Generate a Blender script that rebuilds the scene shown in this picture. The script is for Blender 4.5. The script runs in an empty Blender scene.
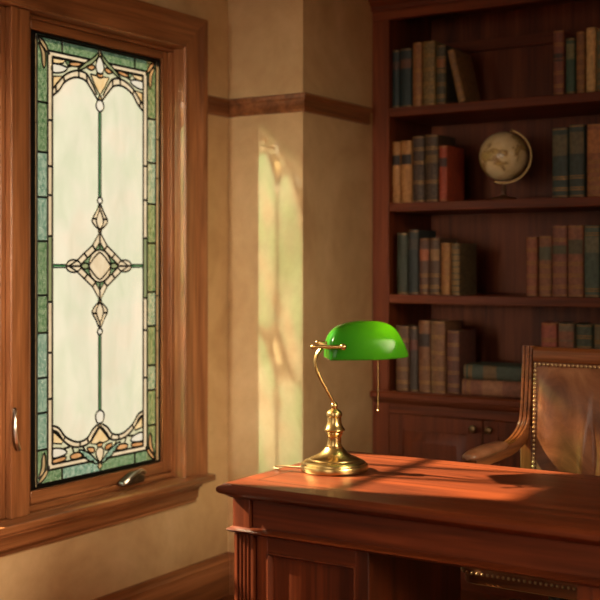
import bpy, bmesh, math, random
import numpy as np
from mathutils import Vector, Matrix
random.seed(7)
SC = bpy.context.scene
COL = SC.collection
PI = math.pi

# ------------------------------------------------------------------ camera, world, lights
cam_d = bpy.data.cameras.new('camera'); cam = bpy.data.objects.new('camera', cam_d); COL.objects.link(cam)
cam.location = (2.648, 0.0, 1.27)
cam.rotation_euler = (math.radians(90), 0, math.radians(32.5))
cam_d.sensor_width = 36.0
cam_d.lens = 36.0 * 1160 / 600
cam_d.shift_y = -0.06
cam_d.clip_start = 0.05
cam_d.dof.use_dof = True
cam_d.dof.focus_distance = 3.05
cam_d.dof.aperture_fstop = 3.4
SC.camera = cam

world = bpy.data.worlds.new('sky'); SC.world = world
world.use_nodes = True
wb = world.node_tree.nodes['Background']
wb.inputs[0].default_value = (1.0, 0.965, 0.95, 1); wb.inputs[1].default_value = 0.9

def add_light(name, kind, energy, color, loc, direction, **kw):
    d = bpy.data.lights.new(name, kind); d.energy = energy; d.color = color
    for k, v in kw.items(): setattr(d, k, v)
    o = bpy.data.objects.new(name, d); COL.objects.link(o); o.location = loc
    o.rotation_euler = Vector(direction).to_track_quat('-Z', 'Y').to_euler()
    return o
# afternoon sun through the casements
add_light('sun', 'SUN', 58.0, (1.0, 0.77, 0.48), (-4, 0, 5), (1, 0.27, -0.705), angle=math.radians(1.0))
# added spot outside, aimed through the leaded casement to make the pier patch
pier_spot = add_light('pier_patch_spot', 'SPOT', 12500.0, (0.88, 1.0, 0.96), (-2.36, -2.24, 3.86), (1, 2.3, -1.13),
                  spot_size=math.radians(14), spot_blend=0.3, shadow_soft_size=0.09)
pier_spot.scale = (0.30, 1, 1)
# added free-standing area fills, out of view: along, across and from the rear
add_light('fill_along', 'AREA', 2.7, (1.0, 0.87, 0.68), (0.42, -0.3, 1.35), (-0.10, 1, -0.06), shape='RECTANGLE', size=0.7, size_y=1.3, spread=math.radians(30))
add_light('fill_across', 'AREA', 15.0, (1.0, 0.80, 0.56), (3.8, 1.75, 1.75), (-3.8, 1.05, -1.25), shape='RECTANGLE', size=1.7, size_y=1.3, spread=math.radians(46))
add_light('fill_rear', 'AREA', 22.0, (1.0, 0.86, 0.68), (2.0, -1.5, 1.5), (-0.1, 1, -0.05), shape='RECTANGLE', size=1.4, size_y=1.4)

SC.view_settings.view_transform = 'Standard'; SC.view_settings.look = 'None'
SC.view_settings.gamma = 1.0; SC.view_settings.use_curve_mapping = False
SC.view_settings.exposure = 0.1
SC.cycles.max_bounces = 10; SC.cycles.transparent_max_bounces = 12
SC.cycles.caustics_reflective = False; SC.cycles.caustics_refractive = False
SC.cycles.sample_clamp_indirect = 4.0

# ------------------------------------------------------------------ materials
def lin(r, g, b):
    f = lambda c: (c/255/12.92) if c/255 <= 0.04045 else ((c/255+0.055)/1.055)**2.4
    return (f(r), f(g), f(b), 1)
def newmat(name):
    m = bpy.data.materials.new(name); m.use_nodes = True
    nt = m.node_tree; nt.nodes.clear()
    out = nt.nodes.new('ShaderNodeOutputMaterial')
    return m, nt, out
def N(nt, t, **kw):
    n = nt.nodes.new(t)
    for k, v in kw.items():
        if hasattr(n, k): setattr(n, k, v)
        else: n.inputs[k.replace('_', ' ')].default_value = v
    return n
def coords(nt, scale, kind='Object', rot=(0, 0, 0)):
    t = nt.nodes.new('ShaderNodeTexCoord'); mp = nt.nodes.new('ShaderNodeMapping')
    mp.inputs['Scale'].default_value = scale; mp.inputs['Rotation'].default_value = rot
    nt.links.new(t.outputs[kind], mp.inputs['Vector']); return mp.outputs[0]
def noise(nt, vec, scale, detail=4, rough=0.55, dist=0.0):
    n = nt.nodes.new('ShaderNodeTexNoise')
    n.inputs['Scale'].default_value = scale; n.inputs['Detail'].default_value = detail
    n.inputs['Roughness'].default_value = rough; n.inputs['Distortion'].default_value = dist
    nt.links.new(vec, n.inputs['Vector']); return n.outputs['Fac']
def ramp(nt, fac, stops):
    r = nt.nodes.new('ShaderNodeValToRGB'); e = r.color_ramp.elements
    while len(e) < len(stops): e.new(0.5)
    for el, (p, c) in zip(e, stops): el.position = p; el.color = c
    nt.links.new(fac, r.inputs[0]); return r.outputs[0]
def bump(nt, h, strength, dist=0.01):
    b = nt.nodes.new('ShaderNodeBump'); b.inputs['Strength'].default_value = strength; b.inputs['Distance'].default_value = dist
    nt.links.new(h, b.inputs['Height']); return b.outputs[0]
def mixc(nt, fac, a, b, mode='MIX'):
    m = nt.nodes.new('ShaderNodeMix'); m.data_type = 'RGBA'; m.blend_type = mode
    for s, v in ((m.inputs[0], fac), (m.inputs[6], a), (m.inputs[7], b)):
        if hasattr(v, 'is_linked') or hasattr(v, 'node'): nt.links.new(v, s)
        else: s.default_value = v
    return m.outputs[2]
def principled(nt, out, **kw):
    p = nt.nodes.new('ShaderNodeBsdfPrincipled')
    for k, v in kw.items():
        k = k.replace('_', ' ')
        if hasattr(v, 'node'): nt.links.new(v, p.inputs[k])
        else: p.inputs[k].default_value = v
    nt.links.new(p.outputs[0], out.inputs[0]); return p

def wood(name, dark, mid, light, axis, rough=0.35, coat=0.25, fine=1.0, spec=0.45):
    m, nt, out = newmat(name)
    s = [14.0*fine]*3; s['xyz'.index(axis)] = 0.9*fine
    v = coords(nt, s)
    s2 = [60.0*fine]*3; s2['xyz'.index(axis)] = 2.0*fine
    v2 = coords(nt, s2)
    n1 = noise(nt, v, 1.0, 5, 0.6, 0.8); n2 = noise(nt, v2, 1.6, 3, 0.6)
    c1 = ramp(nt, n1, [(0.28, dark), (0.5, mid), (0.74, light)])
    c2 = ramp(nt, n2, [(0.35, (0.62, 0.58, 0.55, 1)), (0.6, (1.05, 1.05, 1.05, 1))])
    c = mixc(nt, 0.75, c1, c2, 'MULTIPLY')
    r = nt.nodes.new('ShaderNodeMapRange'); r.inputs[3].default_value = rough-0.06; r.inputs[4].default_value = rough+0.1
    nt.links.new(n2, r.inputs[0])
    principled(nt, out, Base_Color=c, Roughness=r.outputs[0], Coat_Weight=coat, Coat_Roughness=0.22, Specular_IOR_Level=spec, Normal=bump(nt, n2, 0.06, 0.004))
    return m
def trio(name, d, mi, l, **kw): return {a: wood(name+'_'+a, d, mi, l, a, **kw) for a in 'xyz'}
OAK = trio('window_oak', lin(98, 57, 30), lin(142, 90, 52), lin(176, 118, 74), rough=0.36, coat=0.2)
MAHO = trio('desk_mahogany', lin(50, 20, 9), lin(88, 38, 17), lin(116, 54, 25), rough=0.36, coat=0.08, spec=0.28)
CASEW = trio('bookcase_mahogany', lin(70, 32, 16), lin(108, 53, 28), lin(134, 69, 38), rough=0.42, coat=0.0, spec=0.25)
CHW = trio('chair_walnut', lin(84, 46, 22), lin(126, 74, 38), lin(160, 100, 58), rough=0.32, coat=0.3, fine=1.5)

def plaster():
    m, nt, out = newmat('tan_plaster')
    v = coords(nt, (1, 1, 1))
    a = noise(nt, v, 2.6, 6, 0.6, 0.6); b = noise(nt, v, 14, 5, 0.6); c = noise(nt, v, 90, 3, 0.5)
    col = ramp(nt, a, [(0.3, lin(182, 148, 102)), (0.5, lin(198, 166, 120)), (0.7, lin(212, 182, 136))])
    col = mixc(nt, 0.5, col, ramp(nt, b, [(0.3, (0.86, 0.84, 0.80, 1)), (0.65, (1.04, 1.04, 1.03, 1))]), 'MULTIPLY')
    principled(nt, out, Base_Color=col, Roughness=0.75, Normal=bump(nt, mixc(nt, 0.4, b, c), 0.25, 0.006))
    return m
PLASTER = plaster()
def simple(name, col, rough=0.5, metallic=0.0, nz=0.15, scale=20, coat=0.0, bmp=0.0, spec=0.5):
    m, nt, out = newmat(name)
    v = coords(nt, (1, 1, 1)); n = noise(nt, v, scale, 4)
    lo = tuple(c*(1-nz) for c in col[:3])+(1,); hi = tuple(min(1, c*(1+nz)) for c in col[:3])+(1,)
    kw = dict(Base_Color=ramp(nt, n, [(0.3, lo), (0.7, hi)]), Roughness=rough, Metallic=metallic, Coat_Weight=coat, Specular_IOR_Level=spec)
    if bmp: kw['Normal'] = bump(nt, n, bmp, 0.003)
    principled(nt, out, **kw); return m
CEIL = simple('ceiling_paint', lin(196, 180, 150), 0.8)
def floor_mat():
    m, nt, out = newmat('floor_boards')
    v = coords(nt, (1, 1, 1))
    br = nt.nodes.new('ShaderNodeTexBrick'); nt.links.new(v, br.inputs['Vector'])
    for k, x in (('Scale', 1.0), ('Mortar Size', 0.0015), ('Brick Width', 1.1), ('Row Height', 0.085)): br.inputs[k].default_value = x
    br.inputs['Color1'].default_value = lin(126, 72, 38); br.inputs['Color2'].default_value = lin(98, 54, 28); br.inputs['Mortar'].default_value = lin(30, 16, 8)
    n = noise(nt, coords(nt, (1.5, 40, 1)), 1.5, 4)
    c = mixc(nt, 0.6, br.outputs[0], ramp(nt, n, [(0.3, (0.6, 0.56, 0.52, 1)), (0.7, (1.1, 1.1, 1.1, 1))]), 'MULTIPLY')
    principled(nt, out, Base_Color=c, Roughness=0.4); return m
FLOOR = floor_mat()
BRASS = simple('antique_brass', lin(180, 152, 98), 0.27, 1.0, 0.12, 30)
def shade_mat():
    m, nt, out = newmat('green_cased_glass')
    n = noise(nt, coords(nt, (1, 1, 1)), 9, 3)
    col = ramp(nt, n, [(0.3, (0.015, 0.17, 0.010, 1)), (0.7, (0.035, 0.24, 0.015, 1))])
    d = nt.nodes.new('ShaderNodeBsdfDiffuse'); t = nt.nodes.new('ShaderNodeBsdfTranslucent')
    nt.links.new(col, d.inputs[0]); t.inputs[0].default_value = (0.30, 0.56, 0.03, 1)
    mx = nt.nodes.new('ShaderNodeMixShader'); mx.inputs[0].default_value = 0.55
    nt.links.new(d.outputs[0], mx.inputs[1]); nt.links.new(t.outputs[0], mx.inputs[2])
    g = nt.nodes.new('ShaderNodeBsdfGlossy'); g.inputs['Roughness'].default_value = 0.12
    f = nt.nodes.new('ShaderNodeFresnel'); f.inputs[0].default_value = 1.27
    m2 = nt.nodes.new('ShaderNodeMixShader'); nt.links.new(f.outputs[0], m2.inputs[0])
    nt.links.new(mx.outputs[0], m2.inputs[1]); nt.links.new(g.outputs[0], m2.inputs[2]); nt.links.new(m2.outputs[0], out.inputs[0])
    return m
SHADE = shade_mat()
STEEL = simple('brushed_nickel', lin(190, 180, 168), 0.28, 1.0, 0.1)
BRONZE = simple('aged_pewter', lin(120, 104, 92), 0.36, 1.0, 0.25, 60)
LEAD = simple('dark_lead_came', lin(22, 22, 20), 0.45, 0.6)
BLACK = simple('black_plastic', lin(18, 18, 19), 0.45)
CORD = simple('cream_cord', lin(150, 120, 80), 0.5)
INLAY = simple('dark_string_inlay', lin(40, 14, 8), 0.3, 0, 0.1, 20, 0.3)
KNOBM = simple('dark_brass_knob', lin(104, 84, 58), 0.35, 1.0)
PAGES = simple('aged_paper', lin(188, 160, 112), 0.85, 0, 0.2, 60)
GILT = simple('worn_gilt', lin(150, 112, 58), 0.45, 0.5, 0.3, 80)
NAIL = simple('brass_nailhead', lin(190, 160, 116), 0.4, 0.6)
BULB, _nt, _out = newmat('lit_bulb')
_e = _nt.nodes.new('ShaderNodeEmission'); _e.inputs[0].default_value = (1, 0.8, 0.5, 1); _e.inputs[1].default_value = 4.0
_nt.links.new(_e.outputs[0], _out.inputs[0])

def leather(name, dark, mid, light):
    m, nt, out = newmat(name)
    v = coords(nt, (1, 1, 1))
    a = noise(nt, v, 6, 6, 0.62, 1.2); b = noise(nt, v, 160, 3, 0.6)
    vo = nt.nodes.new('ShaderNodeTexVoronoi'); vo.feature = 'DISTANCE_TO_EDGE'; vo.inputs['Scale'].default_value = 9
    nt.links.new(coords(nt, (1.0, 1, 1.8), rot=(0, 0.6, 0)), vo.inputs['Vector'])
    c = ramp(nt, a, [(0.3, dark), (0.5, mid), (0.72, light)])
    cr = ramp(nt, vo.outputs['Distance'], [(0.0, (1.25, 1.2, 1.12, 1)), (0.025, (1, 1, 1, 1))])
    c = mixc(nt, 0.5, c, cr, 'MULTIPLY')
    principled(nt, out, Base_Color=c, Roughness=0.31, Specular_IOR_Level=0.6, Normal=bump(nt, b, 0.18, 0.002))
    return m
LEATHER = leather('brown_leather', lin(94, 57, 35), lin(132, 86, 58), lin(164, 118, 86))

def glass(name, c1, c2, streak=(9, 9, 3), rough_bump=0.0, transp=0.3, gain=0.062, through=None):
    m, nt, out = newmat(name)
    n = noise(nt, coords(nt, streak), 1.6, 5, 0.6, 0.6)
    col = ramp(nt, n, [(0.42, c1), (0.58, c2)] if rough_bump > 0.9 else [(0.33, c1), (0.66, c2)])
    dim = mixc(nt, 1.0, col, (gain, gain, gain, 1), 'MULTIPLY')
    tl = nt.nodes.new('ShaderNodeBsdfTranslucent'); tp = nt.nodes.new('ShaderNodeBsdfTransparent')
    nt.links.new(dim, tl.inputs[0])
    if through:                      # opal glass passes another hue than it scatters
        nt.links.new(ramp(nt, noise(nt, coords(nt, (5, 5, 5)), 1.0, 2), through), tp.inputs[0])
    else: nt.links.new(col, tp.inputs[0])
    mx = nt.nodes.new('ShaderNodeMixShader'); mx.inputs[0].default_value = transp
    nt.links.new(tl.outputs[0], mx.inputs[1]); nt.links.new(tp.outputs[0], mx.inputs[2])
    g = nt.nodes.new('ShaderNodeBsdfGlossy'); g.inputs['Roughness'].default_value = 0.12
    m2 = nt.nodes.new('ShaderNodeMixShader'); m2.inputs[0].default_value = 0.05
    nt.links.new(mx.outputs[0], m2.inputs[1]); nt.links.new(g.outputs[0], m2.inputs[2]); nt.links.new(m2.outputs[0], out.inputs[0])
    if rough_bump:
        b = bump(nt, noise(nt, coords(nt, (60, 60, 45)), 1.5, 3), rough_bump, 0.01)
        nt.links.new(b, g.inputs['Normal']); nt.links.new(b, tl.inputs['Normal'])
    return m
GL = {
 'field': glass('opal_cream_glass', (0.66, 0.69, 0.62, 1), (0.82, 0.82, 0.79, 1), (7, 7, 2.4), transp=0.2, gain=0.068, through=[(0.44, (0.36, 0.78, 0.54, 1)), (0.56, (0.64, 0.84, 0.70, 1)), (0.68, (0.92, 0.80, 0.68, 1))]),
 'green': glass('rippled_green_glass', (0.09, 0.20, 0.09, 1), (0.28, 0.41, 0.25, 1), (70, 70, 45), 1.0),
 'teal': glass('rippled_teal_glass', (0.14, 0.30, 0.23, 1), (0.40, 0.56, 0.47, 1), (70, 70, 45), 1.0),
 'olive': glass('olive_glass', (0.26, 0.32, 0.18, 1), (0.36, 0.42, 0.24, 1), (30, 30, 20), 0.4),
 'stem': glass('deep_green_glass', (0.03, 0.17, 0.06, 1), (0.06, 0.24, 0.09, 1)),
 'cream': glass('cream_strip_glass', (0.72, 0.62, 0.46, 1), (0.86, 0.78, 0.62, 1), (20, 20, 12)),
 'yellow': glass('honey_glass', (0.78, 0.55, 0.26, 1), (0.88, 0.74, 0.48, 1), (20, 20, 12)),
 'orange': glass('amber_glass', (0.52, 0.24, 0.09, 1), (0.74, 0.44, 0.22, 1), (26, 26, 16)),
 'white': glass('milk_glass', (0.74, 0.76, 0.72, 1), (0.86, 0.86, 0.82, 1), (16, 16, 10)),
 'pale': glass('pale_green_glass', (0.56, 0.62, 0.44, 1), (0.72, 0.74, 0.58, 1), (16, 16, 10)),
 'tan': glass('tan_glass', (0.40, 0.30, 0.16, 1), (0.58, 0.44, 0.26, 1), (50, 50, 20)),
 'clear': glass('clear_pane_glass', (0.93, 0.95, 0.94, 1), (0.96, 0.97, 0.96, 1), (3, 3, 3), 0, 0.97, 0.3),
}

# ------------------------------------------------------------------ mesh helpers
OFF = {}
class MB:
    def __init__(s): s.bm = bmesh.new(); s.mi = 0
    def face(s, vs):
        try: f = s.bm.faces.new(vs); f.material_index = s.mi; return f
        except ValueError: return None
    def box(s, x0, x1, y0, y1, z0, z1):
        v = [s.bm.verts.new(p) for p in ((x0,y0,z0),(x1,y0,z0),(x1,y1,z0),(x0,y1,z0),(x0,y0,z1),(x1,y0,z1),(x1,y1,z1),(x0,y1,z1))]
        for q in ((3,2,1,0),(4,5,6,7),(0,1,5,4),(1,2,6,5),(2,3,7,6),(3,0,4,7)): s.face([v[i] for i in q])
        return s
    def loft(s, rings, cap=True, closed=True):
        R = [[s.bm.verts.new(p) for p in r] for r in rings]
        n = len(R[0])
        for a, b in zip(R, R[1:]):
            for i in range(n if closed else n-1):
                j = (i+1) % n; s.face([a[i], a[j], b[j], b[i]])
        if cap: s.face(R[0][::-1]); s.face(R[-1])
        return s
    def lathe(s, prof, c=(0, 0, 0), seg=40, cap=True):
        return s.loft([[(c[0]+r*math.cos(2*PI*i/seg), c[1]+r*math.sin(2*PI*i/seg), c[2]+z) for i in range(seg)] for r, z in prof], cap)
    def tube(s, pts, rad, seg=10, cap=True):
        pts = [Vector(p) for p in pts]; rings = []; prev = None
        for i, p in enumerate(pts):
            t = (pts[min(i+1, len(pts)-1)] - pts[max(i-1, 0)]).normalized()
            if prev is None:
                u = t.cross(Vector((0, 0, 1)))
                if u.length < 0.05: u = t.cross(Vector((0, 1, 0)))
            else: u = prev - t*prev.dot(t)
            u.normalize(); prev = u; w = t.cross(u)
            r = rad[i] if isinstance(rad, (list, tuple)) else rad
            rings.append([p + u*(r*math.cos(2*PI*k/seg)) + w*(r*math.sin(2*PI*k/seg)) for k in range(seg)])
        return s.loft(rings, cap)
    def sphere(s, c, r, seg=16, rings=10, sc=(1, 1, 1)):
        pr = [(max(1e-4, math.sin(PI*i/rings))*r, -math.cos(PI*i/rings)*r) for i in range(rings+1)]
        return s.loft([[(c[0]+sc[0]*q*math.cos(2*PI*k/seg), c[1]+sc[1]*q*math.sin(2*PI*k/seg), c[2]+sc[2]*z) for k in range(seg)] for q, z in pr])
    def rings(s, a0, a1, b0, b1, prof, plane='xy'):
        # stacked rectangles: prof = [(inset, height)], plane gives the two axes of the rectangle
        out = []
        for ins, h in prof:
            q = [(a0+ins, b0+ins), (a1-ins, b0+ins), (a1-ins, b1-ins), (a0+ins, b1-ins)]
            if plane == 'xy': out.append([(a, b, h) for a, b in q])
            elif plane == 'xz': out.append([(a, h, b) for a, b in q])
            else: out.append([(h, a, b) for a, b in q])
        return s.loft(out)
    def sweep_xy(s, path, prof):
        # mitred moulding: path in plan, prof = [(outward offset, z)]; outward is to the right of travel
        P = [Vector(p) for p in path]; rings = []
        for i, p in enumerate(P):
            d0 = (P[i]-P[i-1]).normalized() if i else None
            d1 = (P[i+1]-P[i]).normalized() if i < len(P)-1 else None
            n0 = Vector((d0.y, -d0.x)) if d0 else None; n1 = Vector((d1.y, -d1.x)) if d1 else None
            if n0 is None: n = n1
            elif n1 is None: n = n0
            else: n = (n0+n1); n = n / max(0.2, n.dot(n0))
            rings.append([(p.x+n.x*o, p.y+n.y*o, z) for o, z in prof])
        return s.loft(rings)
    def sweep_frame(s, path, prof, side):
        # profile (a along side, b along normal) swept along a 3-D path
        P = [Vector(p) for p in path]; S = Vector(side).normalized(); rings = []
        for i, p in enumerate(P):
            t = (P[min(i+1, len(P)-1)] - P[max(i-1, 0)]).normalized(); n = t.cross(S).normalized()
            rings.append([p + S*a + n*b for a, b in prof])
        return s.loft(rings)
    def build(s, name, mat, parent=None, bevel=0.0, seg=2, smooth=40, local=False, subsurf=0):
        bmesh.ops.remove_doubles(s.bm, verts=s.bm.verts, dist=1e-6)
        bmesh.ops.recalc_face_normals(s.bm, faces=s.bm.faces)
        me = bpy.data.meshes.new(name)
        if parent is not None and not local:
            o3 = OFF.get(parent.name, Vector((0, 0, 0))); bmesh.ops.translate(s.bm, vec=-o3, verts=s.bm.verts)
        s.bm.to_mesh(me); s.bm.free()
        for m in (mat if isinstance(mat, (list, tuple)) else [mat]): me.materials.append(m)
        if smooth:
            me.shade_smooth(); me.set_sharp_from_angle(angle=math.radians(smooth))
        o = bpy.data.objects.new(name, me); COL.objects.link(o)
        if parent is not None:
            o.parent = parent; OFF[o.name] = OFF.get(parent.name, Vector((0, 0, 0)))
        if bevel:
            b = o.modifiers.new('bevel', 'BEVEL'); b.width = bevel; b.segments = seg; b.limit_method = 'ANGLE'; b.angle_limit = math.radians(40)
        if subsurf:
            b = o.modifiers.new('sub', 'SUBSURF'); b.levels = subsurf; b.render_levels = subsurf
        return o
def B(*boxes):
    m = MB()
    for b in boxes: m.box(*b)
    return m
def thing(name, label, cat, loc=(0, 0, 0), rz=0, group=None):
    o = bpy.data.objects.new(name, None); COL.objects.link(o); o.location = loc; o.rotation_euler = (0, 0, rz)
    o.empty_display_size = 0.05
    o['label'] = label; o['category'] = cat
    if group: o['group'] = group
    OFF[o.name] = Vector(loc); return o
def structure(o, label, cat):
    o['kind'] = 'structure'; o['label'] = label; o['category'] = cat; return o
def smoothpath(pts, n=8):
    P = [Vector(p) for p in pts]; out = []
    for i in range(len(P)-1):
        p0 = P[max(i-1, 0)]; p1 = P[i]; p2 = P[i+1]; p3 = P[min(i+2, len(P)-1)]
        for k in range(n):
            t = k/n
            out.append(0.5*((2*p1)+(p2-p0)*t+(2*p0-5*p1+4*p2-p3)*t*t+(3*p1-p0-3*p2+p3)*t**3))
    out.append(P[-1]); return out

# ------------------------------------------------------------------ room shell
XR, YF, YB, ZC = 3.9, -1.7, 4.60, 2.72
structure(B((-0.2, XR+0.1, YF-0.1, YB+0.1, -0.08, 0)).build('floor', FLOOR), 'reddish brown wooden board floor', 'floor')
structure(B((-0.2, XR+0.1, YF-0.1, YB+0.1, ZC, ZC+0.08)).build('ceiling', CEIL), 'plain ceiling above the study', 'ceiling')
OY0, OY1, OZ0, OZ1 = 1.82, 3.355, 0.468, 2.07      # casement opening
PY0, PY1 = -0.60, 0.90                              # opening of the window outside the frame
w = MB()
T = -0.16
for a, b, c, d in ((YF-0.1, PY0, 0, ZC), (PY0, PY1, 0, 0.6), (PY0, PY1, 2.2, ZC), (PY1, OY0, 0, ZC), (OY0, OY1, 0, OZ0), (OY0, OY1, OZ1, ZC), (OY1, YB+0.1, 0, ZC)):
    w.box(T, 0, a, b, c, d)
structure(w.build('wall_left', PLASTER), 'tan mottled plaster wall holding the casement window', 'wall')
w = B((0, 0.344, 3.637, YB, 0, ZC), (0.344, XR, YB-0.02, YB+0.1, 0, ZC))
structure(w.build('wall_back', PLASTER), 'tan plaster wall with a square pier beside the bookcase', 'wall')
structure(B((XR, XR+0.1, YF-0.1, YB+0.1, 0, ZC)).build('wall_right', PLASTER), 'tan plaster wall on the right of the study', 'wall')
structure(B((-0.2, XR+0.1, YF-0.1, YF, 0, ZC)).build('wall_front', PLASTER), 'tan plaster wall behind the viewer', 'wall')
rail = [(0, 1.836), (0.010, 1.838), (0.016, 1.846), (0.012, 1.852), (0.014, 1.880), (0.022, 1.886), (0.024, 1.898), (0.018, 1.904), (0, 1.906)]
structure(MB().sweep_xy([(0, 3.476), (0, 3.637), (0.344, 3.637), (0.344, 4.128)], rail).build('trim_1', OAK['y']), 'brown wooden picture rail wrapping round the wall pier', 'trim')
structure(MB().sweep_xy([(0, YF), (0, 1.698)], rail).build('trim_2', OAK['y']), 'brown wooden picture rail before the window', 'trim')
bb = [(0, 0), (0.022, 0), (0.022, 0.112), (0.018, 0.120), (0.020, 0.130), (0.012, 0.142), (0.010, 0.155), (0, 0.157)]
structure(MB().sweep_xy([(0, YF), (0, 3.637), (0.344, 3.637), (0.344, 4.14)], bb).build('baseboard_left', OAK['y']), 'brown moulded wooden baseboard under the window', 'baseboard')

# ------------------------------------------------------------------ casement windows
GX = -0.062
win = bpy.data.objects.new('window_1', None); COL.objects.link(win); structure(win, 'wooden casement window with tall green and cream leaded glass panel', 'window'); OFF['window_1'] = Vector((0, 0, 0))
win2 = bpy.data.objects.new('window_2', None); COL.objects.link(win2); structure(win2, 'neighbouring wooden casement cut off at the left edge', 'window'); OFF['window_2'] = Vector((0, 0, 0))
# jambs and mullion
B((T, 0.0, OY1-0.012, OY1, OZ0, OZ1), (T, 0.0, OY0, OY0+0.012, OZ0, OZ1)).build('jamb', OAK['z'], win, 0.001)
B((T, 0.0, OY0, OY1, OZ1-0.012, OZ1)).build('head_jamb', OAK['y'], win, 0.001)
B((-0.14, 0.004, 2.512, 2.590, 0.49, OZ1-0.012), (-0.12, -0.02, 2.490, 2.512, 0.49, OZ1-0.012)).build('mullion', OAK['z'], win, 0.004)
# casing: mitred profile frame round the opening
def casing(side_pts, name, mat):
    prof = [(0.0, 0.0), (0.0, 0.016), (0.006, 0.021), (0.013, 0.017), (0.017, 0.016), (0.085, 0.022), (0.095, 0.026), (0.112, 0.034), (0.121, 0.034), (0.121, 0.0)]
    rings = []
    for (y, z), (ny, nz) in side_pts:
        rings.append([(h, y+ny*o, z+nz*o) for o, h in prof])
    return MB().loft(rings).build(name, mat, win)
casing([((OY1-0.012, 0.49), (1, 0)), ((OY1-0.012, OZ1-0.012), (1, 1))], 'side_casing', OAK['z'])
casing([((OY0+0.012, 0.49), (-1, 0)), ((OY0+0.012, OZ1-0.012), (-1, 1))], 'side_casing', OAK['z'])
casing([((OY1-0.012, OZ1-0.012), (1, 1)), ((OY0+0.012, OZ1-0.012), (-1, 1))], 'head_casing', OAK['y'])
B((T, 0.0, OY0, OY1, 0.466, 0.49), (-0.0, 0.072, 1.65, 3.465, 0.466, 0.49)).build('window_sill', OAK['y'], win, 0.005)
MB().loft([[(x, y, z) for x, z in ((0, 0.466), (0.054, 0.466), (0.052, 0.455), (0.042, 0.447), (0.036, 0.436), (0.034, 0.412), (0.028, 0.408), (0.024, 0.400), (0.026, 0.393), (0.0, 0.391))] for y in (1.72, 3.405)]).build('apron', OAK['y'], win)
def sash(parent, y0, y1, gy0, gy1, gz0, gz1):
    z0, z1 = 0.490, OZ1-0.012; fx = -0.045
    # rail under the sash (stop) and over it
    B((-0.11, -0.030, y0, y1, z0, z0+0.018), (-0.11, -0.030, y0, y1, z1-0.012, z1)).build('stop', OAK['y'], parent, 0.002)
    B((-0.11, -0.030, y1-0.014, y1, z0+0.018, z1-0.012)).build('stop', OAK['z'], parent, 0.002)
    B((-0.10, fx, y0, gy0, z0+0.018, z1-0.012)).build('stile', OAK['z'], parent, 0.003)
    B((-0.10, fx, gy1, y1-0.014, z0+0.018, z1-0.012)).build('stile', OAK['z'], parent, 0.003)
    B((fx-0.01, fx+0.005, gy1+0.028, gy1+0.036, z0+0.0185, z1-0.0125)).build('bead', OAK['z'], parent, 0.002)
    B((-0.10, fx, gy0, gy1, z0+0.018, gz0)).build('bottom_rail', OAK['y'], parent, 0.003)
    B((-0.10, fx, gy0, gy1, gz1, z1-0.012)).build('top_rail', OAK['y'], parent, 0.003)
sash(win, 2.5905, 3.343, 2.641, 3.296, 0.549, 2.016)
sash(win2, 1.832, 2.4895, 1.875, 2.395, 0.549, 2.016)
MB().box(GX-0.004, GX, 1.875, 2.395, 0.549, 2.016).build('pane', GL['clear'], win2)
for q in ((1.875, 2.395, 1.30, 1.316), (1.875, 2.395, 1.72, 1.736), (2.07, 2.085, 0.549, 2.016), (2.23, 2.245, 0.549, 2.016)): B((-0.075, -0.05)+q).build('streak_bar', OAK['y'], win2)  # added unseen bars, shaped to streak the sun on the desk

# leaded panel: s across (y - 2.982), t up (z - 1.282)
CY, CZ, S0, T0 = 2.982, 1.282, -0.0035, -0.0185
HW, ZB, ZT = 0.317, -0.733, 0.734
nS, nT = 148, 342
sv = -HW + (np.arange(nS)+0.5)*(2*HW/nS); tv = ZB + (np.arange(nT)+0.5)*((ZT-ZB)/nT)
SS, TT = np.meshgrid(sv, tv)
names = list(GL.keys())[:-1]
ID = np.full(SS.shape, names.index('field'))
def pip(poly, X, Y):
    ins = np.zeros(X.shape, bool); n = len(poly)
    for i in range(n):
        x0, y0 = poly[i]; x1, y1 = poly[(i+1) % n]
        c = ((y0 > Y) != (y1 > Y)) & (X < (x1-x0)*(Y-y0)/((y1-y0) if abs(y1-y0) > 1e-9 else 1e-9)+x0)
        ins ^= c
    return ins
def paint(mask, g): ID[mask] = names.index(g)
LEADS = []
def lead(pts, closed=False, r=0.0038):
    LEADS.append((list(pts)+([pts[0]] if closed else []), r))
def mir(pts): return [(2*S0-s, t) for s, t in pts]
def rnd(pts, n=3):
    P = [Vector((a, b, 0)) for a, b in pts]; L = len(P); out = []
    for i in range(L):
        p0, p1, p2, p3 = P[i-1], P[i], P[(i+1) % L], P[(i+2) % L]
        for k in range(n):
            t = k/n; v = 0.5*((2*p1)+(p2-p0)*t+(2*p0-5*p1+4*p2-p3)*t*t+(3*p1-p0-3*p2+p3)*t**3); out.append((v.x, v.y))
    return out
def piece(pts, g, both=False, edge=True, r=0.0031):
    for p in ([pts, mir(pts)] if both else [pts]):
        paint(pip(p, SS, TT), g)
        if edge: lead(p, True, r)
IL, IR = -0.240, 0.234            # middle of cream strips
GLn, GRn = -0.251, 0.246          # green | cream
OLn, ORn = -0.299, 0.294          # beige | green
CLn, CRn = -0.230, 0.224          # cream | field
TG, BG = 0.681, -0.681            # green | cream, top and bottom
TCm, BCm = 0.664, -0.664
TO, BO = 0.722, -0.722
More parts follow.
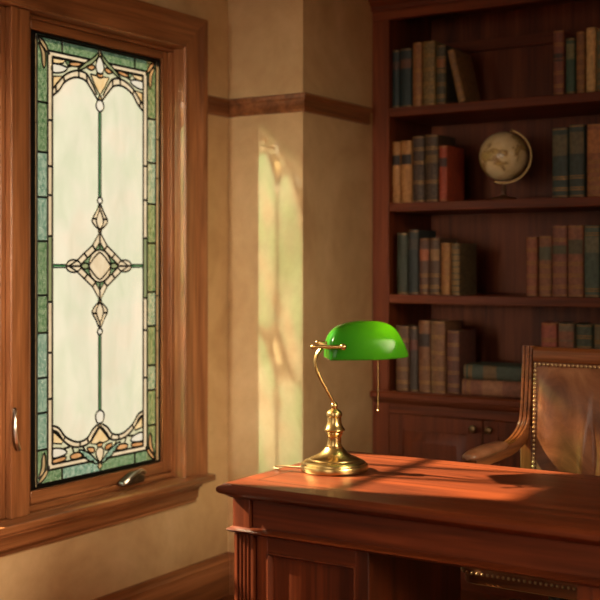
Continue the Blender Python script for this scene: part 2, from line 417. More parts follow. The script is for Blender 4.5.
# border bands
paint((SS < CLn) | (SS > CRn), 'cream'); paint((TT > TCm) | (TT < BCm), 'cream')
paint((SS < GLn) | (SS > GRn) | (TT > TG) | (TT < BG), 'green')
paint((TT > TO) | (TT < BO), 'olive'); paint((SS < OLn) | (SS > ORn), 'tan')
def column(x0, x1, ys, cols):
    ys = [0.735]+ys+[-0.735]
    for (a, b), g in zip(zip(ys, ys[1:]), cols):
        m = (SS > x0) & (SS < x1) & (TT < a) & (TT > b); paint(m, g)
    for y in ys[1:-1]: lead([(x0, y), (x1, y)])
column(OLn, GLn, [0.51, 0.349, 0.204, 0.062, -0.113, -0.234, -0.379, -0.492, -0.611], ['green', 'green', 'teal', 'teal', 'green', 'green', 'teal', 'teal', 'teal', 'green'])
column(GRn, ORn, [0.513, 0.354, 0.205, 0.064, -0.113, -0.236, -0.378, -0.468, -0.595], ['green', 'teal', 'teal', 'green', 'green', 'teal', 'green', 'teal', 'green', 'green'])
def strip(x0, x1, ys, special):
    for y in ys: lead([(x0, y), (x1, y)])
    paint((SS > x0) & (SS < x1) & (TT < special[0]) & (TT > special[1]), 'olive')
strip(GLn, CLn, [0.456, 0.306, 0.212, 0.079, -0.135, -0.30, -0.45], (0.079, -0.135))
strip(CRn, GRn, [0.340, 0.218, 0.081, -0.134, -0.249, -0.42], (0.081, -0.134))
for x in (OLn, GLn, CLn, CRn, GRn, ORn):
    e = 0.722 if x in (OLn, ORn) else (0.681 if x in (GLn, GRn) else 0.664)
    lead([(x, e), (x, -e)])
for y in (0.442, 0.30, -0.127, -0.255, -0.5): lead([(-HW, y), (OLn, y)], r=0.002); lead([(ORn, y), (HW, y)], r=0.002)
for y, a, b in ((TO, OLn, ORn), (BO, OLn, ORn), (TG, GLn, -0.050), (TG, 0.043, GRn), (BG, GLn, -0.034), (BG, 0.027, GRn), (TCm, CLn, -0.078), (TCm, 0.071, CRn), (BCm, CLn, -0.070), (BCm, 0.063, CRn)): lead([(a, y), (b, y)])
for x in (-0.185, 0.178): lead([(x, TG), (x, 0.733)]); lead([(x, BG), (x, -0.733)])
paint((TT < BG) & (TT > BO) & (SS > -0.185) & (SS < 0.0), 'teal'); paint((TT > TG) & (TT < TO) & (np.abs(SS) < 0.18), 'green')
# scrolls in the four corners
for sx, x0 in ((1, OLn), (-1, ORn)):
    for sy in (1, -1):
        e = lambda a, b: (x0+sx*a*1.12, sy*(0.722-b*1.15))
        piece(rnd([e(0.004, 0.004), e(0.022, 0.008), e(0.040, 0.026), e(0.050, 0.046), e(0.038, 0.040), e(0.020, 0.024)]), 'tan')
        piece(rnd([e(0.006, 0.018), e(0.022, 0.028), e(0.034, 0.046), e(0.034, 0.072), e(0.028, 0.088), e(0.021, 0.072), e(0.018, 0.046)]), 'tan')
# --- top spray
arch_o = [(-0.230, 0.558), (-0.212, 0.575), (-0.179, 0.607), (-0.142, 0.627), (-0.107, 0.635), (-0.070, 0.630), (-0.047, 0.607), (-0.018, 0.566)]
arch_i = [(-0.230, 0.536), (-0.200, 0.558), (-0.174, 0.588), (-0.137, 0.607), (-0.107, 0.612), (-0.077, 0.607), (-0.057, 0.592), (-0.016, 0.550)]
A_o = smoothpath([(a, b, 0) for a, b in arch_o], 4); A_i = smoothpath([(a, b, 0) for a, b in arch_i], 4)
a_o = [(p.x, p.y) for p in A_o]; a_i = [(p.x, p.y) for p in A_i]
piece(a_o+[(S0, 0.555), (S0, TCm), (-0.230, TCm)], 'pale', True, False)
piece(a_o+a_i[::-1], 'cream', True, False)
for q in (a_o, a_i): lead(q); lead(mir(q))
for p, q in (((-0.179, 0.607), (-0.174, 0.588)), ((-0.107, 0.635), (-0.107, 0.612)), ((-0.070, 0.630), (-0.066, 0.600)), ((-0.215, 0.573), (-0.212, 0.549))): lead([p, q]); lead(mir([p, q]))
piece([(-0.227, 0.600), (-0.182, 0.606), (-0.212, 0.578), (-0.227, 0.562)], 'yellow', True)
piece(rnd([(-0.227, 0.642), (-0.163, 0.638), (-0.179, 0.621), (-0.227, 0.613)]), 'white', True)
piece([(-0.227, 0.661), (-0.174, 0.661), (-0.179, 0.650), (-0.210, 0.642), (-0.227, 0.645)], 'yellow', True)
piece([(-0.174, 0.662), (-0.142, 0.660), (-0.158, 0.644)], 'green', True)
piece(rnd([(-0.153, 0.654), (-0.122, 0.662), (-0.092, 0.661), (-0.110, 0.649), (-0.142, 0.646)]), 'orange', True)
piece(rnd([(-0.070, 0.654), (-0.040, 0.664), (-0.028, 0.656), (-0.046, 0.645)]), 'orange', True)
lead([(-0.163, 0.638), (-0.142, 0.646)]); lead([(-0.112, 0.649), (-0.107, 0.635)]); lead(mir([(-0.163, 0.638), (-0.142, 0.646)]))
for sgn, yt in ((1, 0.735), (-1, -0.735)):        # the strips stop at the leaf arms
    paint((np.abs(SS-S0) < 0.062) & (TT*sgn > 0.662) & (TT*sgn < 0.690), 'green')
paint(pip([(S0, 0.704), (-0.10, 0.640), (0.093, 0.640)], SS, TT) & (TT > 0.632), 'pale')
piece(rnd([(-0.070, 0.654), (-0.040, 0.664), (-0.028, 0.656), (-0.046, 0.645)]), 'orange', True, False)
piece(rnd([(-0.010, 0.708), (-0.014, 0.694), (-0.033, 0.674), (-0.066, 0.654), (-0.112, 0.633), (-0.099, 0.648), (-0.072, 0.668), (-0.039, 0.687)]), 'olive', True)
piece([(S0, 0.726), (0.006, 0.711), (S0, 0.696), (-0.013, 0.711)], 'tan')
piece(rnd([(S0, 0.698), (0.014, 0.676), (0.016, 0.657), (0.008, 0.642), (S0, 0.638), (-0.015, 0.642), (-0.023, 0.657), (-0.021, 0.676)]), 'white')
piece([(-0.020, 0.640), (0.013, 0.640), (0.007, 0.626), (-0.014, 0.626)], 'orange')
piece([(-0.050, 0.632), (-0.018, 0.630), (S0, 0.624), (0.011, 0.630), (0.043, 0.632), (0.021, 0.596), (S0, 0.566), (-0.028, 0.596)], 'yellow')
piece([(S0+0.008*math.cos(a*PI/4), 0.556+0.008*math.sin(a*PI/4)) for a in range(8)], 'tan')
piece(rnd([(S0, 0.550), (0.009, 0.545), (0.016, 0.532), (0.011, 0.517), (S0, 0.508), (-0.018, 0.517), (-0.023, 0.532), (-0.016, 0.545)]), 'white')
# --- bottom spray
b_u = [(-0.230, -0.538), (-0.200, -0.550), (-0.172, -0.580), (-0.132, -0.601), (-0.099, -0.607), (-0.066, -0.599), (-0.042, -0.575), (-0.016, -0.560)]
b_l = [(-0.230, -0.553), (-0.205, -0.564), (-0.179, -0.594), (-0.142, -0.617), (-0.102, -0.624), (-0.059, -0.618), (-0.039, -0.596), (-0.012, -0.570)]
b_u = [(p.x, p.y) for p in smoothpath([(a, b, 0) for a, b in b_u], 4)]; b_l = [(p.x, p.y) for p in smoothpath([(a, b, 0) for a, b in b_l], 4)]
piece(b_u+[(S0, -0.56), (S0, BCm), (-0.230, BCm)], 'pale', True, False)
piece(b_u+b_l[::-1], 'cream', True, False)
for q in (b_u, b_l): lead(q); lead(mir(q))
for p, q in (((-0.172, -0.580), (-0.179, -0.594)), ((-0.099, -0.607), (-0.102, -0.624)), ((-0.066, -0.599), (-0.059, -0.618)), ((-0.140, -0.617), (-0.130, -0.640)), ((-0.179, -0.620), (-0.150, -0.618)), ((-0.09, -0.622), (-0.075, -0.642))): lead([p, q]); lead(mir([p, q]))
piece([(-0.227, -0.556), (-0.182, -0.592), (-0.189, -0.603), (-0.227, -0.596)], 'yellow', True)
piece(rnd([(-0.227, -0.614), (-0.179, -0.621), (-0.163, -0.636), (-0.190, -0.644), (-0.227, -0.643)]), 'white', True)
piece(rnd([(-0.227, -0.650), (-0.190, -0.646), (-0.166, -0.649), (-0.179, -0.661), (-0.227, -0.662)]), 'orange', True)
piece(rnd([(-0.146, -0.647), (-0.112, -0.641), (-0.083, -0.655), (-0.110, -0.662), (-0.140, -0.660)]), 'orange', True)
piece(rnd([(-0.066, -0.632), (-0.033, -0.636), (-0.033, -0.652), (-0.055, -0.648)]), 'orange', True)
paint(pip([(S0, -0.690), (-0.10, -0.634), (0.093, -0.634)], SS, TT), 'pale')
piece(rnd([(-0.066, -0.632), (-0.033, -0.636), (-0.033, -0.652), (-0.055, -0.648)]), 'orange', True, False)
piece(rnd([(-0.108, -0.633), (-0.061, -0.649), (-0.024, -0.677), (-0.010, -0.694), (-0.039, -0.686), (-0.077, -0.664)]), 'teal', True)
piece(rnd([(S0, -0.512), (0.012, -0.518), (0.018, -0.530), (0.012, -0.550), (S0, -0.558), (-0.019, -0.550), (-0.025, -0.530), (-0.019, -0.518)]), 'white')
piece([(S0+0.007*math.cos(a*PI/4), -0.563+0.007*math.sin(a*PI/4)) for a in range(8)], 'tan')
piece([(S0, -0.570), (0.024, -0.596), (0.043, -0.620), (0.012, -0.626), (S0, -0.620), (-0.020, -0.626), (-0.050, -0.620), (-0.030, -0.596)], 'yellow')
piece([(-0.018, -0.624), (0.011, -0.624), (0.007, -0.637), (-0.014, -0.637)], 'orange')
piece(rnd([(S0, -0.637), (0.012, -0.645), (0.016, -0.657), (0.010, -0.673), (S0, -0.689), (-0.017, -0.673), (-0.023, -0.657), (-0.019, -0.645)]), 'cream')
piece([(S0, -0.687), (0.008, -0.701), (S0, -0.715), (-0.015, -0.701)], 'tan')
# --- centre star
def star(k, ex):
    h = [(S0, T0+0.118*k), (S0+0.037*k, T0+0.070*k), (S0+0.077*k, T0+0.043*k), (S0+0.112*k, T0+0.018*k), (S0+0.150*ex, T0)]
    q = [(S0-(s-S0), t) for s, t in h]
    up = q[::-1][:-1]+h; dn = [(s, 2*T0-t) for s, t in up[1:-1]]
    return up+dn[::-1]
piece(star(1.0, 1.0), 'cream', False); 
st2 = [(S0, T0+0.084), (S0+0.024, T0+0.053), (S0+0.058, T0+0.029), (S0+0.086, T0+0.010), (S0+0.098, T0)]
q4 = [(2*S0-a, b) for a, b in st2][::-1][:-1]+st2; piece(q4+[(a, 2*T0-b) for a, b in q4[1:-1]][::-1], 'green')
for a, b in ((0.037, 0.070), (0.077, 0.043)):
    for i in (1, -1):
        for j in (1, -1): lead([(S0+i*a, T0+j*b), (S0+i*(a-0.015), T0+j*(b-0.015))])
def ring8(cx, cy, rx, ry, n=16, pw=1.0): return [(cx+rx*math.copysign(abs(math.cos(2*PI*i/n))**pw, math.cos(2*PI*i/n)), cy+ry*math.copysign(abs(math.sin(2*PI*i/n))**pw, math.sin(2*PI*i/n))) for i in range(n)]
piece(ring8(S0, T0, 0.056, 0.056), 'cream'); piece(ring8(S0, T0, 0.053, 0.047, 16, 1.6), 'cream')
for i in (1, -1):
    piece(ring8(S0+i*0.128, T0, 0.036, 0.021), 'cream'); lead([(S0+i*0.092, T0), (S0+i*0.164, T0)])
    piece(ring8(S0+i*0.072, T0, 0.018, 0.010), 'olive')
    lead([(S0, T0+i*0.056), (S0, T0+i*0.118)])
    for (x0, x1) in ((0.164, 0.2265),): 
        m = (np.abs((SS-S0)*i-(x0+x1)/2) < (x1-x0)/2) & (np.abs(TT-T0) < 0.004); paint(m, 'stem')
        lead([(S0+i*x0, T0+0.005), (S0+i*x1, T0+0.005)], r=0.0022); lead([(S0+i*x0, T0-0.005), (S0+i*x1, T0-0.005)], r=0.0022)
for j in (1, -1):
    c = T0+j*0.161
    fl = [(S0, T0+j*0.212), (S0+0.020, c+j*0.022), (S0+0.037, c), (S0+0.034, c-j*0.016), (S0, T0+j*0.124), (S0-0.034, c-j*0.016), (S0-0.037, c), (S0-0.020, c+j*0.022)]
    piece(rnd(fl), 'cream'); fi = [(S0, c+j*0.030), (S0+0.014, c+j*0.008), (S0+0.017, c-j*0.012), (S0, c-j*0.036), (S0-0.017, c-j*0.012), (S0-0.014, c+j*0.008)]
    piece(rnd(fi), 'cream'); lead([(S0-0.037, c), (S0-0.016, c+j*0.0)]); lead([(S0+0.037, c), (S0+0.016, c)]); lead([(S0, c+j*0.03), (S0, T0+j*0.21)])
    piece(ring8(S0, T0+j*0.224, 0.0125, 0.0115, 10), 'white')
    piece(ring8(S0, T0+j*0.120, 0.008, 0.008, 8), 'tan')
    y0, y1 = (0.218, 0.506) if j > 0 else (-0.512, -0.255)
    paint((np.abs(SS-S0) < 0.0055) & (TT > y0) & (TT < y1), 'stem')
    for dx in (-0.0062, 0.0062): lead([(S0+dx, y0), (S0+dx, y1)], r=0.0024)
# glass sheet
bm = bmesh.new()
gs = -HW + np.arange(nS+1)*(2*HW/nS); gt = ZB + np.arange(nT+1)*((ZT-ZB)/nT)
vv = [[bm.verts.new((GX, CY+float(s), CZ+float(t))) for s in gs] for t in gt]
for j in range(nT):
    for i in range(nS):
        f = bm.faces.new((vv[j][i], vv[j][i+1], vv[j+1][i+1], vv[j+1][i])); f.material_index = int(ID[j, i])
m = MB(); m.bm.free(); m.bm = bm
panel = m.build('leaded_glass', [GL[n] for n in names], win, smooth=0)
panel['label'] = 'green and cream leaded glass'
# lead cames
m = MB()
for pts, r in LEADS:
    m.tube([(GX, CY+s, CZ+t) for s, t in pts], r, 6)
fr = 0.0075
for a in ((GX-0.006, GX+0.006, CY-HW-0.026, CY-HW+fr-0.001, CZ+ZB, CZ+ZT), (GX-0.006, GX+0.006, CY+HW-fr, CY+HW+0.002, CZ+ZB, CZ+ZT),
          (GX-0.006, GX+0.006, CY-HW, CY+HW, CZ+ZB-0.001, CZ+ZB+fr), (GX-0.006, GX+0.006, CY-HW, CY+HW, CZ+ZT-fr, CZ+ZT)): m.box(*a)
m.build('lead_came', LEAD, panel)
# crank handle on the bottom rail
ck = MB().loft([[(xx, 3.034+a*1.12, 0.504+b) for a, b in q] for xx, q in (
    (-0.032, [(0, 0), (0.104, 0), (0.104, 0.030), (0.084, 0.042), (0.05, 0.038), (0.018, 0.022), (0, 0.014)]),
    (-0.006, [(0.002, 0.001), (0.102, 0.001), (0.102, 0.028), (0.083, 0.039), (0.05, 0.035), (0.018, 0.020), (0.002, 0.013)]),
    (0.002, [(0.012, 0.005), (0.094, 0.005), (0.094, 0.022), (0.080, 0.031), (0.05, 0.028), (0.022, 0.014), (0.012, 0.011)]))]).build('crank_housing', BRONZE, win, 0.003)
MB().tube(smoothpath([(-0.002, 3.040, 0.517), (0.004, 3.062, 0.532), (0.004, 3.095, 0.545), (0.002, 3.125, 0.548), (-0.002, 3.146, 0.538)], 5), 0.0062, 8).build('crank_arm', STEEL, ck)
# lock lever on the mullion
lv = MB().tube(smoothpath([(0.010, 2.524, 0.822), (0.018, 2.514, 0.800), (0.022, 2.510, 0.765), (0.022, 2.516, 0.730), (0.016, 2.532, 0.702)], 6), [0.004]*10+[0.0055]*8+[0.0065]*7, 8).build('lock_lever', STEEL, win)
B((0.003, 0.008, 2.516, 2.530, 0.800, 0.830)).build('lever_plate', BRONZE, lv, 0.002)
# window outside the frame
w3 = bpy.data.objects.new('window_3', None); COL.objects.link(w3); structure(w3, 'wooden window on the left wall outside the view', 'window'); OFF['window_3'] = Vector((0, 0, 0))
B((T, 0.0, PY0, PY0+0.06, 0.6, 2.2), (T, 0, PY1-0.06, PY1, 0.6, 2.2), (T, 0, PY0+0.06, PY1-0.06, 2.14, 2.2), (T, 0, PY0+0.06, PY1-0.06, 0.6, 0.66)).build('window_frame', OAK['z'], w3)
MB().box(-0.09, -0.085, PY0+0.06, PY1-0.06, 0.66, 2.14).build('pane', GL['clear'], w3)

# ------------------------------------------------------------------ bookcase
BX0, BX1, BYF, BYB = 0.345, 2.16, 4.166, 4.575
bc = thing('bookcase', 'tall built-in dark mahogany bookcase with panelled cupboards below open shelves', 'bookcase', (1.25, 4.36, 0))
for q in ((BX0, 0.422), (BX1-0.08, BX1)): B(q+(BYF, BYF+0.03, 0.10, 2.262)).build('stile', CASEW['z'], bc, 0.003)
B((BX0+0.012, 0.421, BYF+0.03, BYB, 0.10, 2.38)).build('side_panel', CASEW['z'], bc)
B((BX1-0.079, BX1-0.012, BYF+0.03, BYB, 0.10, 2.38)).build('side_panel', CASEW['z'], bc)
B((0.421, BX1-0.079, BYB-0.015, BYB, 0.10, 2.38)).build('back_panel', CASEW['z'], bc)
B((0.421, BX1-0.079, BYB-0.045, BYB-0.015, 2.17, 2.215)).build('back_bar', CASEW['x'], bc, 0.002)  # plain bar across the upper back
B((BX0, BX1, BYF, BYF+0.03, 2.262, 2.38), (0.421, BX1-0.079, BYF+0.03, BYB-0.015, 2.33, 2.38)).build('top_rail', CASEW['x'], bc, 0.002)
crown = [(0, 2.300), (0.012, 2.300), (0.014, 2.318), (0.030, 2.332), (0.038, 2.352), (0.060, 2.382), (0.075, 2.392), (0.078, 2.420), (0, 2.420)]
MB().sweep_xy([(BX0-0.0, BYF), (BX1, BYF)], crown).build('crown_moulding', CASEW['x'], bc)
SH = [1.903, 1.518, 1.147]
for z in SH:
    B((0.4215, BX1-0.0795, BYF+0.004, BYB-0.0155, z-0.036, z)).build('shelf', CASEW['x'], bc, 0.003)
MB().rings(BX0, BX1, BYF-0.022, BYB-0.02, [(0.018, 0.706), (0.008, 0.718), (0.008, 0.724), (0, 0.730), (0, 0.748), (0.006, 0.755)]).build('counter', CASEW['x'], bc)
for q in ((0.668, 0.706), (0.10, 0.136)): B((0.4225, BX1-0.081, BYF, BYF+0.03)+q).build('rail', CASEW['x'], bc, 0.002)
MB().rings(BX0, BX1, BYF-0.016, BYF+0.05, [(0, 0), (0, 0.075), (0.004, 0.082), (0.006, 0.094), (0.014, 0.10)]).build('plinth', CASEW['x'], bc)
dx = [0.424, 0.8335, 1.243, 1.6525, 2.062]
for k in range(4):
    a, b = dx[k]+0.002, dx[k+1]-0.002
    z0, z1 = 0.139, 0.665; yf = BYF-0.004
    dr = B((a, a+0.062, yf, BYF+0.02, z0, z1), (b-0.062, b, yf, BYF+0.02, z0, z1), (a+0.062, b-0.062, yf, BYF+0.02, z1-0.062, z1), (a+0.062, b-0.062, yf, BYF+0.02, z0, z0+0.062)).build('door', CASEW['z'], bc, 0.003)
    MB().rings(a+0.060, b-0.060, z0+0.060, z1-0.060, [(0, yf+0.018), (0, yf+0.010), (0.010, yf+0.010), (0.038, yf+0.002), (0.044, yf-0.002), (0.050, yf-0.002)], 'xz').build('raised_panel', CASEW['z'], dr)
    kx = b-0.031 if k % 2 == 0 else a+0.031
    kb = MB().lathe([(0.007, 0), (0.006, 0.010), (0.013, 0.016), (0.016, 0.022), (0.013, 0.028), (0.004, 0.031)], seg=16)
    bmesh.ops.rotate(kb.bm, verts=kb.bm.verts, matrix=Matrix.Rotation(PI/2, 3, 'X')); bmesh.ops.translate(kb.bm, verts=kb.bm.verts, vec=(kx, yf, 0.631))
    kb.build('knob', KNOBM, dr)['label'] = 'dark brass round knob'

# ------------------------------------------------------------------ books
def cloth(name, c, nz=0.35, scale=70):
    return simple('book_'+name, c, 0.62, 0, nz, scale, 0, 0.3)
BM = {}
def bmat(rgb, speck=False):
    k = (rgb, speck)
    if k not in BM: BM[k] = cloth('%02x%02x%02x' % rgb, lin(*rgb), 0.75 if speck else 0.3, 120 if speck else 60)
    return BM[k]
def book(label, x0, x1, z0, z1, rgb, lab=None, bands=(), speck=False, depth=0.165, y=4.185, group='', lean=0.0, lay=None):
    z0 += 0.0006; W, H = x1-x0, z1-z0
    piv = (x0, y, z0) if lean else ((x0+x1)/2, y, z0)
    ox = W/2 if lean else 0
    o = thing('book', label, 'book', piv, 0, group)
    if lean: o.rotation_euler = (0, -lean, 0)
    if lay:                                     # lying flat with the spine to the room
        o.rotation_euler = (0, PI/2, 0); o.location = lay
    h = W/2; t = min(0.003, W*0.12); bulge = min(0.010, W*0.3)
    arc = [(-h*math.cos(PI*i/10)+ox, bulge*(1-math.sin(PI*i/10))) for i in range(11)]
    outer = arc + [(h+ox, depth), (h-t+ox, depth), (h-t+ox, bulge+0.004)] + [(-h+t+ox, bulge+0.004), (-h+t+ox, depth), (-h+ox, depth)]
    c = MB().loft([[(a, b, 0) for a, b in outer], [(a, b, H) for a, b in outer]])
    def hoop(za, zb, e, mi):
        c.mi = mi
        p = [(a+(e if a > ox else -e)*0.2, b-e) for a, b in arc]; q = [(a, b+0.002) for a, b in arc[::-1]]
        c.loft([[(a, b, za) for a, b in p+q], [(a, b, zb) for a, b in p+q]]); c.mi = 0
    for f in bands:
        hoop(H*f-0.0022, H*f+0.0022, 0.0016, 0); hoop(H*f-0.0058, H*f-0.0026, 0.0006, 1); hoop(H*f+0.0026, H*f+0.0058, 0.0006, 1)
    hoop(0.004, 0.007, 0.0005, 1); hoop(H-0.007, H-0.004, 0.0005, 1)
    cov = c.build('cover', [bmat(rgb, speck), GILT], o, local=True, smooth=35)
    B((-h+t+ox+0.0002, h-t+ox-0.0002, bulge+0.0045, depth-0.004, 0.003, H-0.004)).build('page_block', PAGES, o, local=True)
    if lab:
        col, f0, f1 = lab; c = MB()
        p = [(a*0.985+ox*0.015, b-0.0009) for a, b in arc[1:-1]]; q = [(a, b+0.001) for a, b in arc[1:-1][::-1]]
        c.loft([[(a, b, H*f0) for a, b in p+q], [(a, b, H*f1) for a, b in p+q]])
        c.build('title_label', bmat(col), o, local=True)
    return o
B4 = (0.14, 0.34, 0.56, 0.78)
g1 = 'books on the top shelf'; z = SH[0]
book('dark blue-green book first from the left on the top shelf', 0.424, 0.459, z, 2.140, (28, 42, 42), ((70, 50, 40), .66, .80), (), group=g1)
book('dark blue-green book second from the left on the top shelf', 0.461, 0.512, z, 2.142, (30, 45, 45), ((92, 62, 44), .66, .82), (), group=g1)
book('narrow orange-tan book beside two dark blue-green books on the top shelf', 0.517, 0.559, z, 2.160, (134, 90, 50), None, B4, group=g1)
book('thick olive-gold mottled book left of centre on the top shelf', 0.562, 0.617, z, 2.160, (110, 92, 52), None, B4, True, group=g1)
book('dark mottled book with orange label that the leaning book touches', 0.621, 0.663, z, 2.140, (62, 60, 44), ((128, 84, 46), .62, .78), B4, True, group=g1)
book('tan-brown book leaning to the left on the top shelf', 0.719, 0.750, z, 2.118, (122, 92, 58), None, B4, group=g1, lean=0.232)
book('tall red-brown banded book, first of right group on the top shelf', 1.107, 1.150, z, 2.146, (112, 66, 50), ((56, 48, 42), .52, .64), B4, group=g1)
book('short green book between two brown books on the top shelf', 1.156, 1.192, z, 2.112, (50, 78, 66), ((104, 104, 74), .62, .9), (), group=g1)
book('brown ribbed book between green and cream books on the top shelf', 1.196, 1.231, z, 2.132, (120, 84, 52), None, (.1, .26, .42, .58, .74), group=g1)
book('plain cream-tan vellum book on the top shelf', 1.234, 1.271, z, 2.142, (188, 156, 104), None, (), group=g1)
book('grey-green book right of the cream book on the top shelf', 1.274, 1.312, z, 2.134, (92, 96, 74), None, B4, group=g1)
book('rust brown book farthest right on the top shelf', 1.315, 1.352, z, 2.140, (110, 70, 46), None, B4, group=g1)
g2 = 'books on the second shelf'; z = SH[1]
book('tan book with black band, leftmost on the globe shelf', 0.424, 0.462, z, 1.766, (158, 110, 58), ((42, 32, 26), .62, .78), (), group=g2)
book('tan book with black band, second from left on the globe shelf', 0.464, 0.513, z, 1.768, (162, 114, 60), ((42, 32, 26), .62, .78), (), group=g2)
book('dark brown mottled book right beside the tan pair', 0.516, 0.569, z, 1.784, (62, 46, 34), None, (.3, .6, .8), True, group=g2)
book('dark brown mottled book with gilt emblem left of red book', 0.572, 0.630, z, 1.786, (66, 50, 34), ((104, 80, 40), .58, .70), (.3, .8), True, group=g2)
book('red cloth book nearest the globe on its left', 0.633, 0.670, z, 1.740, (150, 64, 38), ((60, 40, 34), .62, .78), (), group=g2)
book('dark slate-green book nearest the globe on its right', 1.103, 1.164, z, 1.780, (52, 66, 62), ((92, 88, 66), .60, .90), (.12, .28), group=g2)
book('dark slate-green book second to the right of the globe', 1.168, 1.227, z, 1.788, (52, 66, 62), ((92, 88, 66), .60, .90), (.12, .28), group=g2)
book('tall brown ribbed book at the right end of the globe shelf', 1.237, 1.299, z, 1.786, (140, 92, 62), ((166, 112, 68), .60, .92), (.12, .24, .36, .48), group=g2)
book('brown book partly cut off at the right edge of the globe shelf', 1.303, 1.360, z, 1.786, (120, 78, 52), None, B4, group=g2)
g3 = 'books on the third shelf'; z = SH[2]
book('dark olive-green book leftmost on the shelf under the globe', 0.446, 0.494, z, 1.396, (48, 54, 40), None, (), group=g3)
book('near-black green book, tallest left one under the globe shelf', 0.497, 0.543, z, 1.407, (40, 48, 46), ((62, 56, 46), .70, .86), (), group=g3)
book('dark brown book with orange label on the third shelf', 0.546, 0.590, z, 1.374, (80, 54, 40), ((146, 84, 52), .60, .80), (.14, .34), group=g3)
book('dark brown book with tan label on the third shelf', 0.593, 0.638, z, 1.374, (78, 56, 42), ((130, 96, 58), .60, .80), (.14, .34), group=g3)
book('golden tan book on the third shelf beside the gilt-spotted one', 0.642, 0.684, z, 1.353, (138, 94, 48), None, B4, group=g3)
book('black book with gilt bands on the third shelf, last of left group', 0.687, 0.725, z, 1.352, (84, 72, 48), None, (.12, .24, .36, .48, .6, .72, .84), True, group=g3)
book('slim red-brown book starting the right group on the third shelf', 1.000, 1.044, z, 1.372, (136, 80, 58), None, B4, group=g3)
book('brown book with dark green label on the third shelf', 1.050, 1.101, z, 1.376, (128, 84, 60), ((84, 84, 66), .60, .82), (.14, .34, .5), group=g3)
book('tall maroon-brown book with green label on the third shelf', 1.103, 1.161, z, 1.414, (124, 78, 64), ((82, 82, 62), .60, .72), (.14, .30, .46, .8), group=g3)
book('tall brown book with olive label beside green book, third shelf', 1.164, 1.223, z, 1.414, (134, 88, 66), ((88, 82, 62), .60, .80), (.14, .30, .46), group=g3)
book('tall green book at the right end of the third shelf', 1.227, 1.284, z, 1.412, (74, 90, 80), ((104, 104, 84), .62, .84), (.88, .1), group=g3)
book('green book cut off at the right edge of the third shelf', 1.288, 1.345, z, 1.412, (78, 92, 76), None, B4, group=g3)
g4 = 'books on the lowest shelf'; z = 0.755
book('worn brown book leftmost on the lowest shelf', 0.440, 0.499, z, 1.018, (96, 66, 44), None, B4, group=g4)
book('dark book with red label on the lowest shelf behind the lamp', 0.502, 0.540, z, 1.018, (62, 52, 44), ((98, 58, 46), .64, .80), (), group=g4)
book('brown book with black label on the lowest shelf', 0.543, 0.595, z, 1.042, (116, 78, 50), ((52, 40, 34), .64, .82), (.14, .34), group=g4)
book('thick brown ribbed book on the lowest shelf beside maroon book', 0.598, 0.660, z, 1.042, (112, 76, 50), None, B4, group=g4)
book('dark maroon book left of the two flat-lying books', 0.668, 0.722, z, 1.006, (92, 58, 48), None, B4, group=g4)
book('red-brown book just above the chair back on the lowest shelf', 1.060, 1.121, z, 1.048, (150, 82, 66), None, B4, group=g4)
book('grey-brown book second of the row above the chair back', 1.127, 1.188, z, 1.048, (112, 100, 82), ((130, 88, 68), .66, .9), B4, group=g4)
book('dark green book third of the row above the chair back', 1.196, 1.257, z, 1.046, (68, 80, 68), None, (.5, .7, .84), group=g4)
book('olive-grey book at right end of the row above the chair back', 1.263, 1.322, z, 1.048, (98, 96, 76), None, B4, group=g4)
book('brown-red book lying flat at the bottom of the two-book stack', 0, 0.062, 0, 0.285, (122, 78, 58), ((148, 104, 74), .3, .6), (.1, .9), group=g4, lay=(0.735, 4.185, z+0.0316))
book('dark green book lying flat on top of the two-book stack', 0, 0.058, 0, 0.275, (60, 72, 62), ((108, 88, 58), .3, .5), (.1, .9), group=g4, lay=(0.742, 4.188, z+0.0632+0.029))

# ------------------------------------------------------------------ globe
gx, gy, gz = 0.868, 4.29, SH[1]+0.0006
gl = thing('globe', 'small antique cream globe on a dark stand on the second shelf', 'globe', (gx, gy, gz), math.radians(20))
def globe_mat():
    m, nt, out = newmat('antique_map_paper')
    v = coords(nt, (1, 1, 1))
    n = noise(nt, v, 11, 6, 0.6, 0.4); n2 = noise(nt, v, 40, 4)
    c = ramp(nt, n, [(0.40, lin(232, 214, 168)), (0.50, lin(222, 200, 148)), (0.54, lin(142, 110, 66)), (0.57, lin(200, 172, 106)), (0.7, lin(176, 162, 102))])
    c = mixc(nt, 0.4, c, ramp(nt, n2, [(0.3, (0.8, 0.78, 0.72, 1)), (0.7, (1, 1, 1, 1))]), 'MULTIPLY')
    principled(nt, out, Base_Color=c, Roughness=0.32, Coat_Weight=0.3); return m
gr = 0.0965; gc = 0.176
MB().lathe([(0.052, 0), (0.054, 0.006), (0.046, 0.012), (0.024, 0.016), (0.012, 0.022), (0.008, 0.034), (0.011, 0.042), (0.007, 0.050), (0.006, 0.066)], seg=28).build('stand', simple('globe_stand_wood', lin(86, 56, 34), 0.35), gl, local=True)
MB().sphere((0, 0, gc), gr, 40, 24).build('sphere', globe_mat(), gl, local=True)
arc = []
for i in range(33):
    a = math.radians(-108 + 180*i/32); arc.append(((gr+0.009)*math.cos(a), 0, gc+(gr+0.009)*math.sin(a)))
ma = MB().sweep_frame(arc, [(-0.006, -0.0025), (0.006, -0.0025), (0.006, 0.0025), (-0.006, 0.0025)], (0, 1, 0)).build('meridian_arm', simple('dull_brass', lin(150, 122, 78), 0.35, 0.9), gl, local=True)
for q in (arc[-1], arc[0]): MB().sphere((q[0], 0, q[2]), 0.007, 10, 6).build('pivot', BRASS, ma, local=True)

